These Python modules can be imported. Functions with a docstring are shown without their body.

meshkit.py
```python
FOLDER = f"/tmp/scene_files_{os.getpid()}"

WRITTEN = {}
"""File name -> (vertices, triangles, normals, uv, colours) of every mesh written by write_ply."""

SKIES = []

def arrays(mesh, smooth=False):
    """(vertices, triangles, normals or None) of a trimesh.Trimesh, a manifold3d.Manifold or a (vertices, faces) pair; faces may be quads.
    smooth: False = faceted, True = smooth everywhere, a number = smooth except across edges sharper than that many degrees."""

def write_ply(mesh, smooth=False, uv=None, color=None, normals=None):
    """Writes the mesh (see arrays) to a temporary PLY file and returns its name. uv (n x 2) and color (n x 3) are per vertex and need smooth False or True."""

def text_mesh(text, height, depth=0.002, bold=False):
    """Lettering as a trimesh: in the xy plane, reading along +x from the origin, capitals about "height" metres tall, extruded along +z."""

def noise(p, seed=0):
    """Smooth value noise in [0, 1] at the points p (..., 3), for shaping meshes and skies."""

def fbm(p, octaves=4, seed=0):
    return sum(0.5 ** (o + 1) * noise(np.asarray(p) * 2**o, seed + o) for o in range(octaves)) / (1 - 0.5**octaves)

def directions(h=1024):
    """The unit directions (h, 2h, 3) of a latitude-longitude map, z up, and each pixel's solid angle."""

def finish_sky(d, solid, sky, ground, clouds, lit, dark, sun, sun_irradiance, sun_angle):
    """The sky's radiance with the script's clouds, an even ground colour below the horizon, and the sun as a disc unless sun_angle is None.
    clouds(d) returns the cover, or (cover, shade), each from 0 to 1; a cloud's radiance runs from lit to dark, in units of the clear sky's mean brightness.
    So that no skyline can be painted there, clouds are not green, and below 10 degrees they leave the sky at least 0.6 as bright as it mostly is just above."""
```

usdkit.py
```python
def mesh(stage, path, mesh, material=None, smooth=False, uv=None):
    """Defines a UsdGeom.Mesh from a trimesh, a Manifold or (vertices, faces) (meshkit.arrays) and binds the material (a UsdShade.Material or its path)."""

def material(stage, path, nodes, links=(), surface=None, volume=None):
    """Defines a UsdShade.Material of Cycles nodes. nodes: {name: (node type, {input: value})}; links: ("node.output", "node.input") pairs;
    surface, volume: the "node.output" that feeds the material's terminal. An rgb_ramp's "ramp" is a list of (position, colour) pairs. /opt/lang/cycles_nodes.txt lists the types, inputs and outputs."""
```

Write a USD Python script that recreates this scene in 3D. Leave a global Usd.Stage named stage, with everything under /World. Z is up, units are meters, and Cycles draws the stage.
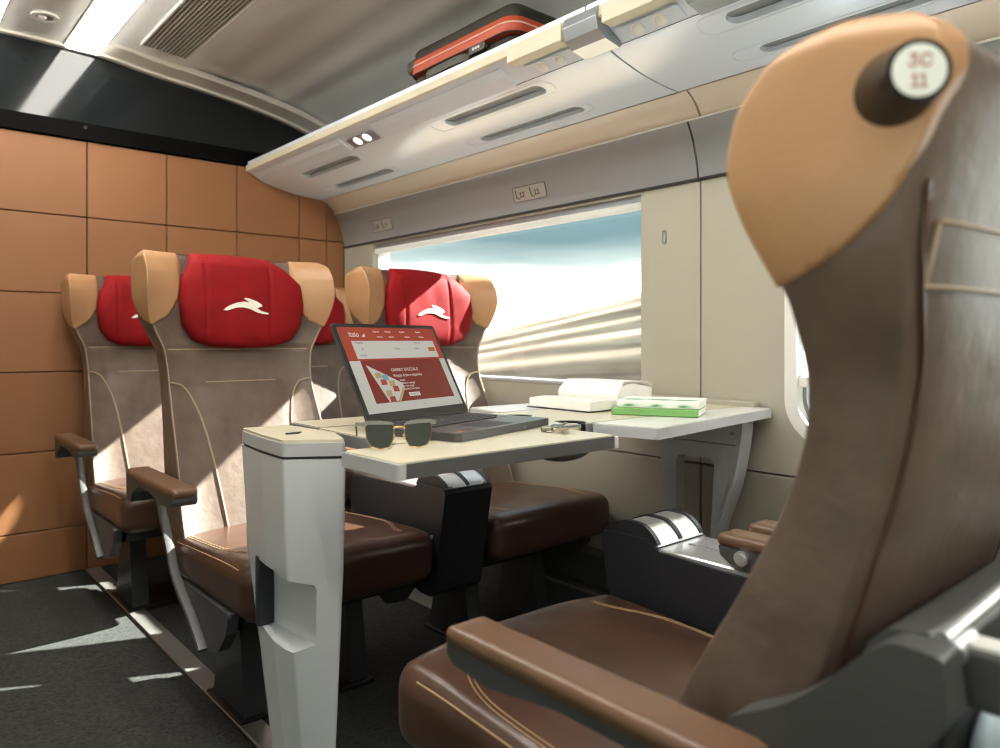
import math, random
import numpy as np, trimesh, usdkit, meshkit
import manifold3d as m3
from manifold3d import Manifold, CrossSection
from scipy.interpolate import PchipInterpolator
from shapely.geometry import Polygon, Point
from pxr import Usd, UsdGeom, UsdLux, UsdShade, Gf, Sdf
random.seed(7); rng = np.random.default_rng(7)
stage = Usd.Stage.CreateInMemory()
UsdGeom.SetStageUpAxis(stage, 'Z')
UsdGeom.Xform.Define(stage, '/World')

# ------------------------------------------------------------------ camera, sky, sun, exposure
FPX, YAW = 735.0, 41.0
EXPOSURE = 0.3
FOCUS, FSTOP = 1.75, 3.2
SUN_DIR = np.array([-1.0, 0.21, -0.68])
SUN_POWER = 8.5
STRIP_POWER = 14.0
cam = UsdGeom.Camera.Define(stage, '/World/camera')
cam.AddTranslateOp().Set(Gf.Vec3d(0, 0, 1.0))
cam.AddRotateXYZOp().Set(Gf.Vec3f(90, 0, -YAW))
cam.CreateHorizontalApertureAttr(36.0)
cam.CreateFocalLengthAttr(36.0 * FPX / 1000.0)
cam.CreateVerticalApertureAttr(36.0 * .748)
cam.CreateVerticalApertureOffsetAttr(-(374 - 340.5) / 1000.0 * 36.0)
cam.CreateHorizontalApertureOffsetAttr(0.0)
cam.CreateFStopAttr(FSTOP); cam.CreateFocusDistanceAttr(FOCUS)
cam.CreateClippingRangeAttr(Gf.Vec2f(0.02, 500))
cam.CreateExposureAttr(EXPOSURE)

dome = UsdLux.DomeLight.Define(stage, '/World/sky')
dome.CreateIntensityAttr(1.0)
skymat = usdkit.material(stage, '/World/Looks/sky', {
    't': ('texture_coordinate', {}), 's': ('separate_xyz', {}),
    'map': ('mapping', {'scale': (2, 2, 14), 'rotation': (0.3, 0.2, 0)}), 'n': ('noise_texture', {'scale': 2.0, 'detail': 4}),
    'a': ('math', {'math_type': 'multiply_add', 'value2': 0.05, 'value3': -0.025}), 'b': ('math', {'math_type': 'add'}),
    'r': ('rgb_ramp', {'ramp': [(0, (2.8, 2.6, 2.2)), (.055, (3.6, 3.4, 2.9)), (.085, (2.6, 2.5, 2.2)), (.108, (.72, .82, .78)), (.145, (.25, .38, .41)), (.4, (.50, .72, .82)), (1, (.6, .85, 1.1))]}),
    'bg': ('background_shader', {'strength': 1.0})},
    [('t.generated', 's.vector'), ('t.generated', 'map.vector'), ('map.vector', 'n.vector'), ('n.fac', 'a.value1'), ('a.value', 'b.value1'), ('s.z', 'b.value2'), ('b.value', 'r.fac'), ('r.color', 'bg.color')], surface='bg.background')
UsdShade.MaterialBindingAPI.Apply(dome.GetPrim()).Bind(skymat)

sun = UsdLux.DistantLight.Define(stage, '/World/sun')
sun.CreateNormalizeAttr(True); sun.CreateAngleAttr(0.6); sun.CreateIntensityAttr(SUN_POWER); sun.CreateColorAttr(Gf.Vec3f(1.0, .955, .87))
_d = SUN_DIR / np.linalg.norm(SUN_DIR)
sun.AddTransformOp().Set(Gf.Matrix4d().SetRotate(Gf.Rotation(Gf.Vec3d(0, 0, -1), Gf.Vec3d(*map(float, _d)))))

# ------------------------------------------------------------------ materials
M = {}
def mat(name, col, rough=.5, metal=0., var=0., vscale=8., bump=0., bscale=200., spec=.5, coat=0., col2=None, emit=None, sheen=0., stretch=None, detail=3, bdetail=2):
    n = {'p': ('principled_bsdf', {'roughness': rough, 'metallic': metal, 'specular_ior_level': spec, 'coat_weight': coat, 'coat_roughness': .12, 'sheen_weight': sheen, 'base_color': col})}
    l = []
    if var or col2 or bump:
        n['t'] = ('texture_coordinate', {})
        src = 't.object'
        if stretch:
            n['m'] = ('mapping', {'scale': stretch}); l.append(('t.object', 'm.vector')); src = 'm.vector'
    if var or col2:
        c2 = col2 or tuple(c * (1 - var) for c in col)
        n['n'] = ('noise_texture', {'scale': vscale, 'detail': detail})
        n['r'] = ('rgb_ramp', {'ramp': [(.3, c2), (.7, col)]})
        l += [(src, 'n.vector'), ('n.fac', 'r.fac'), ('r.color', 'p.base_color')]
    if bump:
        n['bn'] = ('noise_texture', {'scale': bscale, 'detail': bdetail})
        n['b'] = ('bump', {'strength': bump, 'distance': .002})
        l += [(src, 'bn.vector'), ('bn.fac', 'b.height'), ('b.normal', 'p.normal')]
    if emit:
        n['p'][1]['emission_color'] = emit[0]; n['p'][1]['emission_strength'] = emit[1]
    M[name] = usdkit.material(stage, '/World/Looks/' + name, n, l, surface='p.BSDF')
mat('taupe', (.152, .106, .082), .42, var=.3, vscale=16, bump=.7, bscale=45, spec=.4, bdetail=7)
mat('brown', (.085, .042, .027), .31, var=.3, vscale=7, bump=.4, bscale=45, coat=.12, bdetail=7)
mat('brown_side', (.150, .085, .060), .5, var=.15, vscale=6, bump=.25, bscale=160)
mat('arm_leather', (.145, .076, .042), .36, var=.15, vscale=8, bump=.2, bscale=180, coat=.1)
mat('piping', (.36, .26, .17), .5)
mat('thread', (.42, .27, .14), .6)
mat('tan', (.46, .25, .12), .42, var=.12, vscale=7, bump=.25, bscale=150)
mat('red', (.28, .004, .007), .7, var=.3, vscale=9, bump=.4, bscale=300, spec=.2)
mat('emblem', (.82, .76, .66), .6)
mat('shell', (.066, .068, .066), .42)
mat('frame_grey', (.11, .11, .11), .42)
mat('black', (.012, .012, .014), .45)
mat('charcoal', (.022, .023, .029), .38)
mat('silver', (.72, .72, .73), .28, metal=.75)
mat('chrome', (.8, .8, .8), .15, metal=1.)
mat('leg_metal', (.06, .065, .07), .35, metal=.4)
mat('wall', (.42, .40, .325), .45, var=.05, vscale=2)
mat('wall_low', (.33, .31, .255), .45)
mat('gap', (.03, .03, .03), .8)
mat('header', (.37, .39, .405), .34, metal=.3)
mat('cove', (.70, .60, .49), .35)
mat('rack', (.72, .78, .87), .28, metal=.15)
mat('rack_dark', (.20, .22, .23), .5)
mat('cream', (.58, .535, .40), .4)
mat('clip', (.42, .46, .50), .25, metal=.6)
mat('lens', (.95, .95, .9), .1, emit=((1, .97, .9), 1.2))
mat('ceiling', (.78, .79, .78), .36, metal=.0)
mat('ceiling_light_panel', (.74, .73, .69), .25, metal=.25)
mat('trimwhite', (.72, .68, .61), .4)
mat('blackglass', (.010, .013, .015), .07, spec=.5, coat=.0)
mat('blackmatte', (.003, .003, .003), .6, spec=.05)
mat('strip', (1, 1, 1), .5, emit=((1.0, .96, .88), STRIP_POWER))
mat('ventbar', (.58, .56, .52), .4)
mat('ventbase', (.02, .02, .02), .7)
mat('panel_a', (.30, .128, .050), .55, var=.06, vscale=3, bump=.15, bscale=250)
mat('panel_b', (.285, .122, .048), .55, var=.06, vscale=3, bump=.15, bscale=250)
mat('panel_c', (.315, .134, .052), .55, var=.06, vscale=3, bump=.15, bscale=250)
mat('carpet', (.050, .051, .045), .95, col2=(.012, .014, .013), vscale=110, bump=.9, bscale=420, sheen=.1, spec=.1, detail=4)
mat('rail', (.42, .40, .37), .3, metal=.6, var=.2, vscale=6)
mat('post', (.60, .625, .645), .2, spec=.5, coat=.3)
mat('tabletop', (.60, .555, .42), .35, var=.03, vscale=3, coat=.1)
mat('tabletop_white', (.70, .69, .66), .3, coat=.1)
mat('table_edge', (.30, .31, .31), .35, metal=.3)
mat('table_edge_dark', (.10, .10, .10), .4)
mat('table_edge_light', (.48, .49, .50), .3)
mat('bracket', (.40, .41, .42), .35)
mat('laptop', (.085, .087, .092), .34, metal=.5)
mat('keycap', (.02, .02, .022), .5)
mat('bezel', (.014, .013, .012), .3)
mat('scr_red', (0.220, 0.033, 0.019), .18, emit=((.42, .055, .03), .09))
mat('scr_dkred', (0.121, 0.017, 0.014), .18, emit=((.25, .03, .022), .09))
mat('scr_white', (0.341, 0.341, 0.330), .18, emit=((.55, .56, .55), .09))
mat('scr_text', (0.413, 0.396, 0.385), .18, emit=((.7, .68, .66), .09))
mat('scr_grey', (.2, .2, .22), .3)
mat('scr_blue', (0.110, 0.220, 0.303), .18, emit=((.1, .25, .4), .09))
mat('scr_sand', (0.275, 0.220, 0.110), .18, emit=((.3, .25, .12), .09))
mat('scr_orange', (0.275, 0.077, 0.017), .18, emit=((.5, .12, .02), .09))
mat('gold', (.75, .52, .25), .25, metal=1.)
mat('shade_lens', (.035, .045, .04), .06, spec=.8)
mat('frame_smoke', (.22, .225, .205), .2)
mat('keysteel', (.26, .24, .18), .3, metal=.9)
mat('paper', (.88, .85, .80), .7, var=.03, vscale=300, stretch=(.02, .02, 1))
mat('cover_dark', (.03, .035, .045), .45)
mat('green', (.19, .42, .13), .4)
mat('green_dark', (.03, .33, .10), .5)
mat('book_white', (.85, .87, .82), .5)
mat('case_black', (.032, .028, .020), .6, var=.3, vscale=12, bump=.4, bscale=350)
mat('case_red', (.55, .075, .03), .45)
mat('case_white', (.85, .68, .55), .45)
mat('case_grey', (.07, .065, .05), .5)
mat('knob_black', (.012, .012, .012), .15)
mat('knob_white', (.74, .78, .73), .5)
mat('knob_ink', (.36, .12, .09), .6)
mat('ink', (.06, .06, .055), .6)
mat('sign_plate', (.52, .51, .47), .35, metal=.3)
mat('blindbar', (.86, .87, .88), .3, metal=.2)
mat('whiteplastic', (.80, .79, .75), .35)
mat('rubber', (.05, .05, .055), .5)
mat('pale_blue', (.55, .68, .75), .25, coat=.3)
mat('hill', (.66, .50, .34), .9, col2=(.24, .15, .10), vscale=1.0, stretch=(3.0, .05, 3.0), detail=5)
mat('ground', (.66, .63, .56), .9, var=.2, vscale=.5)
M['glass'] = usdkit.material(stage, '/World/Looks/glass', {'f0': ('fresnel', {'IOR': 1.45}), 'gm': ('geometry', {}), 'inv': ('math', {'math_type': 'subtract', 'value1': 1.0}), 'f': ('math', {'math_type': 'multiply'}), 't': ('transparent_bsdf', {'color': (.93, .97, .97)}), 'g': ('glossy_bsdf', {'roughness': .02, 'color': (1, 1, 1)}), 'm': ('mix_closure', {})},
    [('gm.backfacing', 'inv.value2'), ('inv.value', 'f.value1'), ('f0.fac', 'f.value2'), ('f.value', 'm.fac'), ('t.BSDF', 'm.closure1'), ('g.BSDF', 'm.closure2')], surface='m.closure')
M['blindcloth'] = usdkit.material(stage, '/World/Looks/blindcloth', {'d': ('diffuse_bsdf', {'color': (.85, .86, .85)}), 't': ('translucent_bsdf', {'color': (.85, .87, .88)}), 'm': ('mix_closure', {'fac': .6})},
    [('d.BSDF', 'm.closure1'), ('t.BSDF', 'm.closure2')], surface='m.closure')

# ------------------------------------------------------------------ helpers
used = {}
def numbered(parent, name):
    k = used.get((parent, name), 0); used[(parent, name)] = k + 1
    return name if k == 0 else '%s_%03d' % (name, k)
class T:
    def __init__(s, path, loc): s.path, s.loc = path, np.array(loc, float)
def cd(prim, **kw):
    for k, v in kw.items():
        if v: prim.SetCustomDataByKey(k, v)
def thing(name, label=None, cat=None, loc=(0, 0, 0), group=None, kind=None, rotz=0):
    p = '/World/' + numbered('/World', name)
    x = UsdGeom.Xform.Define(stage, p)
    x.AddTranslateOp().Set(Gf.Vec3d(*map(float, loc)))
    if rotz: x.AddRotateZOp().Set(float(rotz))
    cd(x.GetPrim(), label=label, category=cat, group=group, kind=kind)
    return T(p, loc)
def tm(mesh):
    if isinstance(mesh, trimesh.Trimesh): return mesh
    if isinstance(mesh, Manifold):
        m = mesh.to_mesh(); return trimesh.Trimesh(m.vert_properties[:, :3], m.tri_verts, process=False)
    return trimesh.Trimesh(*mesh, process=False)
def obj(name, mesh, material, parent=None, smooth=35, label=None, local=False, **kw):
    """One Mesh prim. Coordinates are the world's unless local; a parent's position is taken off. Returns a T so that sub-parts can go under it."""
    m = tm(mesh)
    if parent is None:
        c = m.bounds; loc = np.array([(c[0][0] + c[1][0]) / 2, (c[0][1] + c[1][1]) / 2, c[0][2]])
        v = m.vertices - loc
        p = '/World/' + numbered('/World', name)
    else:
        loc = np.zeros(3) if local else parent.loc
        v = m.vertices - loc
        p = parent.path + '/' + numbered(parent.path, name)
    g = usdkit.mesh(stage, p, trimesh.Trimesh(v, m.faces, process=False), M[material], smooth=smooth)
    if parent is None: g.AddTranslateOp().Set(Gf.Vec3d(*map(float, loc)))
    cd(g.GetPrim(), label=label, **kw)
    return T(p, loc)
def dup(src, loc, rotz=0, label=None, group=None):
    was = stage.GetPrimAtPath(src.path).GetCustomData(); base = src.path.split('/')[-1].split('_0')[0]
    t = thing(base, label or was['label'], was['category'], loc, group or was.get('group'), rotz=rotz)
    pr = stage.GetPrimAtPath(t.path); pr.GetReferences().AddInternalReference(src.path); pr.SetInstanceable(True)
    return t
def cat(*ms): return trimesh.util.concatenate([tm(m) for m in ms])
def box(x0, x1, y0, y1, z0, z1): return Manifold.cube([x1 - x0, y1 - y0, z1 - z0]).translate([x0, y0, z0])
def rbox(x0, x1, y0, y1, z0, z1, r=.005, seg=12):
    r = min(r, (x1 - x0) * .49, (y1 - y0) * .49, (z1 - z0) * .49)
    s = Manifold.sphere(r, seg)
    return Manifold.batch_hull([s.translate([x, y, z]) for x in (x0 + r, x1 - r) for y in (y0 + r, y1 - r) for z in (z0 + r, z1 - r)])
def cham(x0, x1, y0, y1, z0, z1, c=.003):
    return Manifold.hull_points(np.array([[x, y, z] for x, y, z in
        [(a, b, d) for a in (x0 + c, x1 - c) for b in (y0 + c, y1 - c) for d in (z0, z1)] +
        [(a, b, d) for a in (x0, x1) for b in (y0 + c, y1 - c) for d in (z0 + c, z1 - c)] +
        [(a, b, d) for a in (x0 + c, x1 - c) for b in (y0, y1) for d in (z0 + c, z1 - c)]], np.float64))
def ccw(p):
    p = np.asarray(p, float); x, y = p[:, 0], p[:, 1]
    return p if np.sum(x * np.roll(y, -1) - np.roll(x, -1) * y) > 0 else p[::-1]
def prism(poly, a0, a1, axis='z', holes=(), r=0):
    """A polygon in the plane across AXIS (x: (y,z), y: (x,z), z: (x,y)), extruded from a0 to a1; r rounds its corners."""
    cs = CrossSection([ccw(poly)] + [ccw(h)[::-1] for h in holes])
    if r: cs = cs.offset(-r, m3.JoinType.Round, 2, 24).offset(2 * r, m3.JoinType.Round, 2, 24).offset(-r, m3.JoinType.Round, 2, 24)
    m = Manifold.extrude(cs, a1 - a0)
    if axis == 'z': return m.translate([0, 0, a0])
    if axis == 'x': return m.transform(np.array([[0, 0, 1, a0], [1, 0, 0, 0], [0, 1, 0, 0]], float))
    return m.transform(np.array([[1, 0, 0, 0], [0, 0, -1, a1], [0, 1, 0, 0]], float))
def smoothpath(pts, n=8):
    pts = np.asarray(pts, float); t = np.r_[0, np.cumsum(np.linalg.norm(np.diff(pts, axis=0), axis=1))]
    f = PchipInterpolator(t, pts, axis=0)
    return f(np.linspace(0, t[-1], n * (len(pts) - 1) + 1))
def tube(pts, r, seg=8, close=False, flat=None):
    """A tube along pts. flat=(w,h,up): a flat bar of that half width and half height instead."""
    P = np.asarray(pts, float); n = len(P)
    tan = np.gradient(P, axis=0) if not close else np.roll(P, -1, 0) - np.roll(P, 1, 0)
    tan /= np.maximum(np.linalg.norm(tan, axis=1, keepdims=True), 1e-9)
    up = np.array(flat[2] if flat else (0.13, 0.27, 0.95), float)
    rings = []
    for k in range(n):
        a = np.cross(tan[k], up); a /= max(np.linalg.norm(a), 1e-9); b = np.cross(a, tan[k])
        if flat: ring = [a * flat[0] * sx + b * flat[1] * sy for sx, sy in ((1, .5), (.8, 1), (-.8, 1), (-1, .5), (-1, -.5), (-.8, -1), (.8, -1), (1, -.5))]
        else: ring = [r * (math.cos(q) * a + math.sin(q) * b) for q in np.linspace(0, 2 * math.pi, seg, endpoint=False)]
        rings.append(P[k] + np.array(ring))
    return loft(rings, close)
def loft(rings, close=False, cap=True):
    R = np.array(rings); n, m = R.shape[:2]; f = []
    for k in range(n if close else n - 1):
        k2 = (k + 1) % n
        for j in range(m):
            j2 = (j + 1) % m; a, b, c_, d = k * m + j, k * m + j2, k2 * m + j2, k2 * m + j
            f += [(a, b, c_), (a, c_, d)]
    v = R.reshape(-1, 3)
    if cap and not close:
        v = np.vstack([v, R[0].mean(0), R[-1].mean(0)]); i0, i1 = n * m, n * m + 1
        for j in range(m):
            j2 = (j + 1) % m; f += [(i0, j2, j), (i1, (n - 1) * m + j, (n - 1) * m + j2)]
    t = trimesh.Trimesh(v, np.array(f), process=False)
    if t.volume < 0: t.invert()
    return t
def to_man(t):
    t = trimesh.Trimesh(t.vertices, t.faces); t.merge_vertices()
    return Manifold(m3.Mesh(np.ascontiguousarray(t.vertices, np.float32), np.ascontiguousarray(t.faces, np.uint32)))
def cyl(c, r, h, axis='z', seg=32, r2=None):
    m = Manifold.cylinder(h, r, r if r2 is None else r2, seg)
    if axis == 'x': m = m.rotate([0, 90, 0])
    if axis == '-x': m = m.rotate([0, -90, 0])
    if axis == 'y': m = m.rotate([-90, 0, 0])
    if axis == '-y': m = m.rotate([90, 0, 0])
    return m.translate(list(map(float, c)))
def softbox(x0, x1, y0, y1, z0, z1, r, n=22, fn=None):
    """A box with round edges on a dense grid, deformed by fn."""
    b = trimesh.creation.box(); lo, hi = np.array([x0, y0, z0]), np.array([x1, y1, z1])
    q = np.linspace(-1, 1, n); q = np.sign(q) * (1 - (1 - np.abs(q)) ** 1.35)
    V, F = [], []
    for ax in range(3):
        for sg in (-1, 1):
            A, B = np.meshgrid(q, q, indexing='ij'); P = np.zeros((n, n, 3)); P[..., ax] = sg; P[..., (ax + 1) % 3] = A; P[..., (ax + 2) % 3] = B
            o = sum(len(v) for v in V); V.append(P.reshape(-1, 3))
            for i in range(n - 1):
                for j in range(n - 1):
                    a, bb, c_, d = o + i * n + j, o + (i + 1) * n + j, o + (i + 1) * n + j + 1, o + i * n + j + 1
                    F += [(a, bb, c_), (a, c_, d)] if sg > 0 else [(a, c_, bb), (a, d, c_)]
    P = lo + (np.vstack(V) + 1) / 2 * (hi - lo)
    rr = np.broadcast_to(np.asarray(r, float), 3)
    C = np.clip(P, lo + rr, hi - rr); D = (P - C) / rr; L = np.linalg.norm(D, axis=1, keepdims=True)
    P = C + D / np.maximum(L, 1e-9) * rr * (L > 1e-9)
    if fn is not None: P = fn(P)
    t = trimesh.Trimesh(P, np.array(F), process=False); t.merge_vertices(digits_vertex=6)
    if t.volume < 0: t.invert()
    return t
def xform(mesh, Mx):
    t = tm(mesh).copy(); t.apply_transform(Mx); return t
def frame(origin, ex, ey, ez):
    A = np.eye(4); A[:3, 0], A[:3, 1], A[:3, 2], A[:3, 3] = ex, ey, ez, origin; return A
def text(s, h, depth=.0006, bold=False, center=True):
    t = meshkit.text_mesh(s, h, depth, bold)
    if center: t.apply_translation([-(t.bounds[0][0] + t.bounds[1][0]) / 2, -h / 2, 0])
    return t
def arc(cx, cy, r, a0, a1, n=10):
    return [(cx + r * math.cos(math.radians(a)), cy + r * math.sin(math.radians(a))) for a in np.linspace(a0, a1, n)]
def slotpoly(cx, cy, L, w, n=8):
    r = w / 2; return arc(cx + L / 2 - r, cy, r, -90, 90, n) + arc(cx - L / 2 + r, cy, r, 90, 270, n)
def rrect(x0, x1, y0, y1, r, n=6):
    return arc(x1 - r, y0 + r, r, -90, 0, n) + arc(x1 - r, y1 - r, r, 0, 90, n) + arc(x0 + r, y1 - r, r, 90, 180, n) + arc(x0 + r, y0 + r, r, 180, 270, n)

# ------------------------------------------------------------------ structure
YE, YB, XW, XL = 3.6, -2.6, 2.0, -1.0      # end wall, wall behind, window wall, opposite wall
S = dict(kind='structure')
MIR = lambda x: 0.53 - (x - 0.53)           # the carriage mirrors about its middle
obj('floor', box(XL, XW + .1, YB, YE + .1, -.04, 0), 'carpet', smooth=False, **S)
for y0, y1, x0, x1 in ((YB, YE - .005, .735, .795), (YB, YE - .005, 1.60, 1.70)):
    t = thing('trim_1' if x0 < 1 else 'trim_2', kind='structure', loc=((x0 + x1) / 2, 0, 0))
    obj('rail_strip', cham(x0, x1, y0, y1, 0, .007, .002), 'rail', t)
    obj('rail_gap', box(x0 - .007, x0, y0, y1, 0, .0015), 'black', t, smooth=False)

# window wall: an upper and a lower row of lining panels with real joints and window openings
def yz(y0, y1, z0, z1): return [(y0, z0), (y1, z0), (y1, z1), (y0, z1)]
wr = thing('wall_right', kind='structure', loc=(XW, 0, 0))
W1 = (1.57, 3.31, .835, 1.497); W2 = (-.75, 1.055, .703, 1.5)
w2poly = rrect(W2[0], W2[1], W2[2], W2[3], .13, 10)
JY, JZ, g = 1.335, .612, .0028
obj('wall_panel', prism(yz(JY + g, YE, JZ + g, 1.512), XW, XW + .03, 'x', [yz(*W1)]), 'wall', wr)
obj('wall_panel', prism(yz(YB, JY - g, JZ + g, 1.512), XW, XW + .03, 'x', [w2poly]), 'wall', wr)
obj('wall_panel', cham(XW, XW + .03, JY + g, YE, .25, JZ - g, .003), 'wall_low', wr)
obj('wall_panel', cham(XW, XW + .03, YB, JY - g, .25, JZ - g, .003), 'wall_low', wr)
obj('wall_core', prism(yz(YB, YE + .1, 0, 2.3), XW + .031, XW + .10, 'x', [yz(W1[0] - .02, W1[1] + .03, W1[2] - .02, W1[3] + .012), rrect(W2[0] - .002, W2[1] + .002, W2[2] - .002, W2[3], .13, 10)]), 'gap', wr)
pull = prism(rrect(1.466, 1.482, 1.318, 1.364, .007), XW - .003, XW + .001, 'x', [rrect(1.4705, 1.4775, 1.323, 1.359, .003)])
obj('latch_plate', pull, 'rack_dark', wr)
obj('latch_key', prism(rrect(1.471, 1.477, 1.325, 1.357, .002), XW - .0022, XW + .001, 'x'), 'wall', wr)
bb = thing('baseboard_right', kind='structure', loc=(XW, 0, 0))
obj('heater_duct', prism([(1.90, 0), (1.90, .12), (1.915, .135), (2.0, .135), (2.0, 0)], YB, YE, 'y'), 'shell', bb)
obj('duct_cover', prism([(1.945, .14), (1.95, .24), (2.0, .25), (2.0, .14)], YB, YE, 'y'), 'shell', bb)
obj('duct_edge', tube([(1.905, YB, .128), (1.905, YE, .128)], .006), 'rail', bb)

# window 1
w = thing('window_1', kind='structure', loc=(XW, 2.44, .835))
y0, y1, z0, z1 = W1
obj('frame', prism(yz(y0 - .018, y1 + .028, z0 - .018, z1 + .01), XW + .031, XW + .098, 'x', [rrect(y0 + .006, y1 - .012, z0 + .010, z1 - .01, .05)]), 'whiteplastic', w)
obj('sill', cham(XW - .004, XW + .075, y0, y1, z0 - .004, z0 + .012, .004), 'bracket', w)
obj('pane', box(XW + .052, XW + .058, y0 - .02, y1 + .02, z0 - .02, z1 + .02), 'glass', w, smooth=False)
# window 2
w = thing('window_2', kind='structure', loc=(XW, .15, .72))
inner = rrect(W2[0] + .035, W2[1] - .035, W2[2] + .035, W2[3] - .01, .10, 10)
obj('frame', prism(w2poly, XW - .003, XW + .06, 'x', [inner]), 'whiteplastic', w)
obj('gasket', prism(inner, XW + .035, XW + .06, 'x', [rrect(W2[0] + .047, W2[1] - .047, W2[2] + .047, W2[3] - .02, .09, 10)]), 'rack_dark', w)
obj('pane', box(XW + .062, XW + .068, W2[0], W2[1], W2[2], W2[3]), 'glass', w, smooth=False)
# blinds
b = thing('window_blind', 'rolled-up window blind with a pale metal bottom bar over the wide bright window', 'blind', (XW + .03, 2.44, 1.45))
obj('blind_cloth', box(XW + .016, XW + .018, W1[0] + .004, W1[1] - .01, 1.470, 1.510), 'clip', b, smooth=False)
obj('bottom_bar', rbox(XW + .004, XW + .03, W1[0] + .003, W1[1] - .006, 1.446, 1.474, .009), 'blindcloth', b)
b = thing('window_blind', 'white window blind pulled down to a pale bar behind the nearest seat', 'blind', (XW + .03, .15, .86))
obj('blind_cloth', box(XW + .018, XW + .020, W2[0] + .04, W2[1] - .04, .885, 1.498), 'blindcloth', b, smooth=False)
obj('bottom_bar', rbox(XW + .006, XW + .03, W2[0] + .036, W2[1] - .036, .868, .898, .005), 'whiteplastic', b)

# curved header over the windows, in two lengths, and the pale cove above it
hp = [(1.999, 1.513), (1.994, 1.545), (1.984, 1.585), (1.969, 1.63), (1.950, 1.667), (1.938, 1.683), (1.945, 1.687), (1.958, 1.672), (1.978, 1.633), (1.993, 1.587), (2.003, 1.545), (2.007, 1.513)]
tr = thing('trim_3', kind='structure', loc=(1.97, 1.345, 1.51))
for a, c_ in ((JY + .012, YE), (YB, JY + .005)):
    obj('header_panel', prism(hp, a, c_, 'y'), 'header', tr, smooth=50)
obj('header_lip', tube([(1.938, YB, 1.6835), (1.938, YE, 1.6835)], .0028, 6), 'whiteplastic', tr)
obj('header_shadow_gap', box(1.99, 2.03, YB, YE, 1.505, 1.513), 'gap', tr, smooth=False)
cp = [(1.944, 1.684), (1.932, 1.70), (1.915, 1.72), (1.893, 1.738), (1.868, 1.750)]
cp2 = cp + [(x + .012, z + .012) for x, z in cp[::-1]]
tr = thing('trim_4', kind='structure', loc=(1.9, 1.345, 1.68))
for a, c_ in ((JY - .035, YE), (YB, JY - .042)):
    obj('cove_panel', prism(cp2, a, c_, 'y'), 'cove', tr, smooth=50)
obj('cove_core', prism([(2.05, 1.5), (2.012, 1.55), (1.99, 1.64), (1.96, 1.70), (1.93, 1.735), (1.89, 1.765), (1.9, 1.80), (2.05, 1.80)], YB, YE, 'y'), 'gap', tr)

# end wall of leather-look panels (the panels are pieces of their own)
we = thing('wall_front', kind='structure', loc=(.5, YE, 0))
obj('wall_core', box(XL - .1, XW + .1, YE + .022, YE + .1, 0, 2.35), 'gap', we, smooth=False)
xs = [XL, -.905, -.575, -.245, .085, .414, .744, 1.075, 1.405, 1.735, 1.893, 1.998]; zs = [0, .199, .531, .867, 1.2015, 1.536, 1.868]
for i in range(len(xs) - 1):
    for j in range(len(zs) - 1):
        e = .0022; dy = rng.uniform(0, .0008)
        obj('wall_panel', cham(xs[i] + e, xs[i + 1] - e, YE + dy, YE + .021, zs[j] + e, zs[j + 1] - e, .0025), random.choice(['panel_a', 'panel_b', 'panel_c']), we, smooth=False)
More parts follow.
